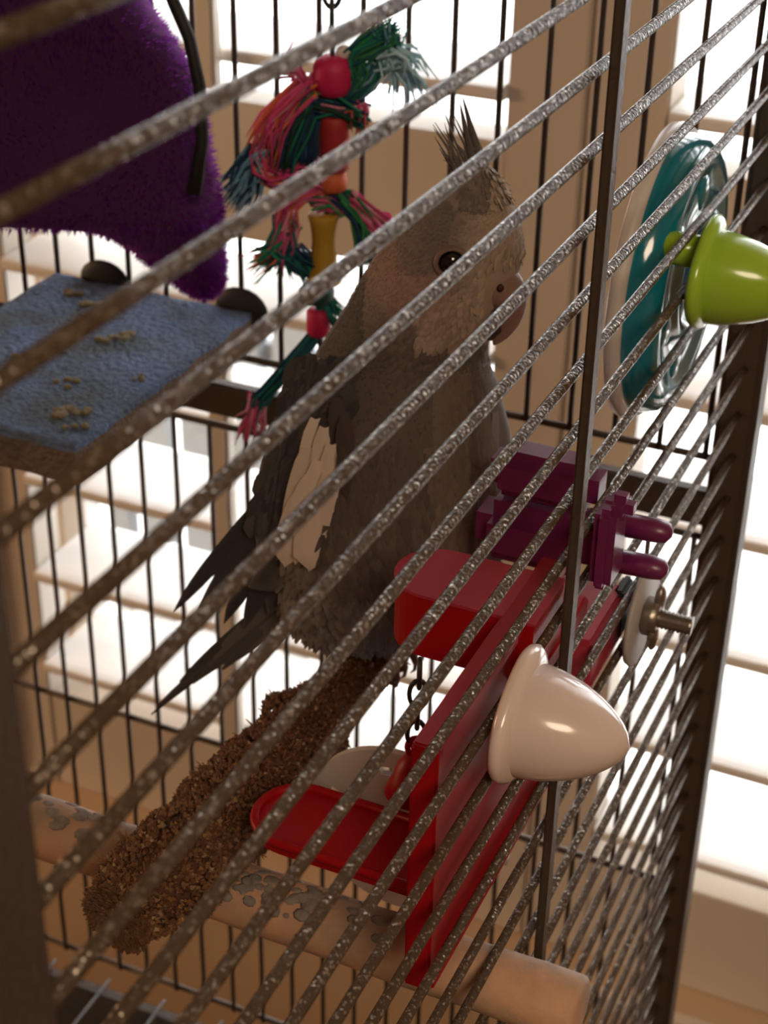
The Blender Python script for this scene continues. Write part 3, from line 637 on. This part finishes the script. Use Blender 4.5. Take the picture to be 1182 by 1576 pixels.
def link(mb, c, ax, ay, R1, R2, r, n=16):
    pts = [Vector(c)+Vector(ax)*R1*math.cos(2*math.pi*i/n)+Vector(ay)*R2*math.sin(2*math.pi*i/n) for i in range(n+1)]; mb.tube(pts, r, 6, cap=False)
for i in range(13):
    mb = MB(); ax = (E1 if i % 2 else NN); link(mb, Q(.32, -8.2+i*.48, 0), ax, (0, 0, 1), .17, .32, .05); mb.build('chain_link', M['dark_metal'], rt)
hk = MB(); hk.tube([Q(.3, -1.7), Q(.3, 2), Q(.3, 5.9)], .05, 6); hk.build('hook', M['dark_metal'], rt)

# ================================================================ teal dish with lime knob, white knob
td = thing('teal_dish', 'round glossy teal plastic dish with milky rim, upright inside the near bars', 'dish', (-4.3, 1.0, -11.1))
c0 = (-4.3, .35, -11.1)
MB().lathe(c0, (0, 1, 0), [(.12, 0.01), (.12, .75), (0, .85), (0, 1.05), (.10, 1.2), (.10, 1.75), (0.02, 1.9), (0.02, 2.15), (.14, 2.35), (.5, 2.45), (.7, 2.45), (.7, 2.3), (.4, 2.1), (.35, 0.01)], 64, cap=False).build('bowl', M['teal'], td)
MB().lathe(c0, (0, 1, 0), [(.55, 2.44), (.55, 2.54), (.66, 2.60), (.80, 2.58), (.84, 2.48), (.76, 2.40)], 64, cap=False).build('rim', M['white_rim'], td)
for k in range(6):
    a = k*math.pi/3+.3; MB().ball((c0[0]+1.48*math.cos(a), c0[1]+.12, c0[2]+1.48*math.sin(a)), (.34, .10, .34), 16).build('boss', M['teal'], td)
MB().tube([(-6.0, .7, -9.93), (-6.0, -.2, -9.93)], .28, 14).build('bolt_stem', M['lime'], td)
def knob(name, label, x, z, m, r, L, lobes):
    t = thing(name, label, 'knob', (x, -.15, z), 'screw knobs outside the bars')
    w = (lambda a, h: .06*math.cos(lobes*a)) 
    MB().lathe((x, -.12, z), (0, -1, 0), [(0, r*.6), (0, r*1.04), (.05, r*1.10), (.13, r*1.11), (.20, r*1.04), (.24, r*.9), (.26, r*.7)], 48, wob=w).build('flange', m, t)
    dome = [(.12, r*.93)]+[(.2+(L-.2)*i/18, r*.91*(1-(i/18)**1.75)**.62+.001) for i in range(19)]
    MB().lathe((x, -.12, z), (0, -1, 0), dome, 48, wob=lambda a, h: .05*abs(math.cos(1.5*a+.9))**3-.02).build('dome', m, t)
    return t
knob('screw_knob', 'glossy lime green screw knob on the outside of the bars, before the teal dish', -6.07, -10.26, M['lime'], .84, 1.75, 3)
knob('screw_knob', 'big glossy white screw knob on the outside of the bars, lower middle', -14.19, -13.55, M['white_knob'], .86, 1.62, 3)

# ================================================================ red plastic activity toy
CAM_SCALE = (0.853, (-4.57, -.829, 0.0))  # red toy is shrunk about the camera position
rd = thing('red_activity_toy', 'bright red plastic activity toy with two tongue ledges, fixed inside the near bars', 'bird toy', (-10, 1.5, -19.5))
pl_ = MB(); y0, y1 = 1.42, 1.58
pl_.box((-13.1, y0, -20.1), (-7.5, y1, -15.4), bev=.03)
pl_.build('back_plate', M['red'], rd)
MB().box((-13.15, 1.3, -15.62), (-7.4, 1.75, -15.38), bev=.04).build('top_flange', M['red'], rd)
MB().box((-13.15, 1.25, -20.3), (-7.4, 1.75, -20.08), bev=.04).build('bottom_flange', M['red'], rd)
MB().box((-13.2, 1.3, -20.3), (-12.95, 1.75, -15.4), bev=.04).build('side_flange', M['red'], rd)
def tongue(x0, x1, ya, yb, z1, th, rim=0.0):
    c = (x0+x1)/2; h = (x1-x0)/2; out = [(x0, ya), (x1, ya)]+[(c+h*math.cos(math.pi*i/14), yb-h+h*math.sin(math.pi*i/14)) for i in range(15)]
    mb = MB(); n = len(out); vs = [(x, y, z1) for x, y in out]+[(x, y, z1-th) for x, y in out]
    mb.add(vs, [tuple(range(n)), tuple(range(2*n-1, n-1, -1))]+[(k, (k+1) % n, n+(k+1) % n, n+k) for k in range(n)], False)
    if rim:
        mb.tube([(x, y, z1+.02) for x, y in out]+[(out[0][0], out[0][1], z1+.02)], rim, 6, cap=False)
    return mb
tongue(-9.45, -7.9, 1.15, 3.95, -15.4, .06).build('top_ledge_lit_sheet', M['pinkred'], rd)  # thin sheet carrying the painted lit tone of the ledge top
tongue(-9.43, -7.92, 1.17, 3.93, -15.46, 1.2).build('top_ledge', M['red'], rd)
CAM_SCALE = (1.0, (0, 0, 0))
MB().box((-9.5, .14, -16.5), (-7.55, 1.5, -15.45), bev=.08).build('side_ledge', M['pinkred'], rd)  # wears the same painted lit tone all over
MB().box((-11.5, .3, -15.4), (-9.4, .55, -14.6), bev=.05).build('side_arm', M['red'], rd)
CAM_SCALE = (0.853, (-4.57, -.829, 0.0))  # same shrink about the camera for lower ledge, chain and bell
tongue(-11.9, -10.35, 1.5, 5.45, -19.5, .22, .09).build('lower_ledge', M['red'], rd)
# chain with red bell
ch = MB(); CP = Vector((-9.6, 3.1, -16.9))
for i in range(4):
    mb = MB(); link(mb, CP+Vector((-.02*i, 0, -.42*i)), (E1 if i % 2 else NN), (0, 0, 1), .16, .29, .045); mb.build('chain_link', M['dark_metal'], rd)
bl = CP+Vector((-.05, 0, -2.35))
MB().lathe(bl, (0, 0, 1), [(-.25, .50), (-.2, .55), (.1, .42), (.4, .33), (.6, .18), (.68, .02)], 24).build('bell', M['red'], rd)
mb = MB(); link(mb, bl+Vector((0, 0, .78)), E1, (0, 0, 1), .15, .2, .06); mb.build('bell_loop', M['red'], rd)
MB().ball(bl+Vector((-.55, .25, -.75)), (.36, .36, .42), 18).build('clapper', mat('dark_red_plastic', (.30, .01, .02), .35), rd)
# white perforated disc behind
DX, DY, DZ = -12.1, 2.4, -18.2
CAM_SCALE = (1.0, (0, 0, 0))
wd = thing('white_disc', 'off-white plastic disc with small holes, behind the lower red ledge', 'bird toy', (DX, DY, DZ))
mb = MB(); cx, cy, cz = DX, DY, DZ; R0, R1 = .35, 1.6; n = 72; m = 8
holes = [(1.2, 2*math.pi*k/6+.35) for k in range(6)]
def dv(rr, a, x): return (x, cy+rr*math.cos(a), cz+rr*math.sin(a))
cell = {}
vs = []; fs = []
for yy in (cx, cx+.12):
    for j in range(m+1):
        for k in range(n): vs.append(dv(lerp(R0, R1, j/m), 2*math.pi*k/n, yy))
S_ = (m+1)*n
def ishole(j, k):
    rr = lerp(R0, R1, (j+.5)/m); a = 2*math.pi*(k+.5)/n
    return any(abs(rr-h[0]) < .13 and abs((a-h[1]+math.pi) % (2*math.pi)-math.pi)*rr < .10 for h in holes)
for j in range(m):
    for k in range(n):
        if ishole(j, k): continue
        k2 = (k+1) % n; fs.append((j*n+k, j*n+k2, (j+1)*n+k2, (j+1)*n+k)); fs.append((S_+j*n+k, S_+(j+1)*n+k, S_+(j+1)*n+k2, S_+j*n+k2))
        if j == 0 or ishole(j-1, k): fs.append((j*n+k, S_+j*n+k, S_+j*n+k2, j*n+k2))
        if j == m-1 or ishole(j+1, k): fs.append(((j+1)*n+k, (j+1)*n+k2, S_+(j+1)*n+k2, S_+(j+1)*n+k))
        if ishole(j, (k-1) % n): fs.append((j*n+k, (j+1)*n+k, S_+(j+1)*n+k, S_+j*n+k))
        if ishole(j, k2): fs.append((j*n+k2, S_+j*n+k2, S_+(j+1)*n+k2, (j+1)*n+k2))
mb.add(vs, fs, False); mb.build('plate', M['white_rim'], wd)
MB().tube([(cx+.06, .5, cz+.1), (cx+.06, cy-.2, cz+.05)], .10, 10).build('stem', M['white_rim'], wd)

CAM_SCALE = (1.0, (0, 0, 0))
# ================================================================ magenta clip
pc_ = thing('magenta_clip', 'dark magenta plastic clip with two rounded prongs poking out through the bars', 'clip', (-9.5, .3, -13.6))
MB().box((-10.2, .2, -14.0), (-9.1, 2.1, -12.95), bev=.28).build('clip_arm', M['magenta'], pc_)
MB().box((-10.0, .2, -12.9), (-9.2, 1.95, -12.1), bev=.2).build('clip_arm', M['magenta'], pc_)
MB().box((-11.15, -.45, -13.35), (-10.4, -.12, -12.0), bev=.1).build('clip_plate', M['magenta'], pc_)
MB().box((-10.95, -.62, -12.25), (-10.55, -.2, -11.85), bev=.12).build('clip_ridge', M['magenta'], pc_)
MB().box((-10.6, -.15, -13.3), (-10.0, .3, -12.6), bev=.08).build('neck', M['magenta'], pc_)
for z in (-12.75, -13.4): MB().tube([(-10.1, -.2, z), (-10.05, -.8, z), (-10.05, -.98, z), (-10.05, -1.05, z)], [.2, .2, .17, .06], 12, flat=.9).build('prong', M['magenta'], pc_)

# ================================================================ bolt with wing nut and washer
bt = thing('wing_bolt', 'steel bolt with nut and round grey washer through the near bars, right of the clip', 'bolt', (-7.6, 0, -15.93))
MB().lathe((-7.6, -.1, -15.93), (0, -1, 0), [(0, .1), (0, .90), (.06, .93), (.10, .90), (.10, .1)], 40).build('washer', M['grey_plastic'], bt)
MB().lathe((-7.6, -.2, -15.93), (0, -1, 0), [(0, .3), (.02, .34), (.26, .34), (.28, .28)], 6).build('nut', M['steel'], bt)
pr_ = [(0, .17)]
for i in range(22): pr_ += [(.2+i*.035, .175 if i % 2 else .14)]
MB().lathe((-7.6, -.1, -15.93), (0, -1, 0), pr_, 16).build('threaded_rod', M['steel'], bt)
for s_ in (-1, 1): MB().ball((-7.6+.12*s_, -.42, -15.93+.32*s_), (.16, .1, .26), 12).build('wing', M['steel'], bt)
MB().box((-7.9, .12, -16.4), (-7.3, .3, -15.4), bev=.05).build('inner_plate', M['dark_metal'], bt)
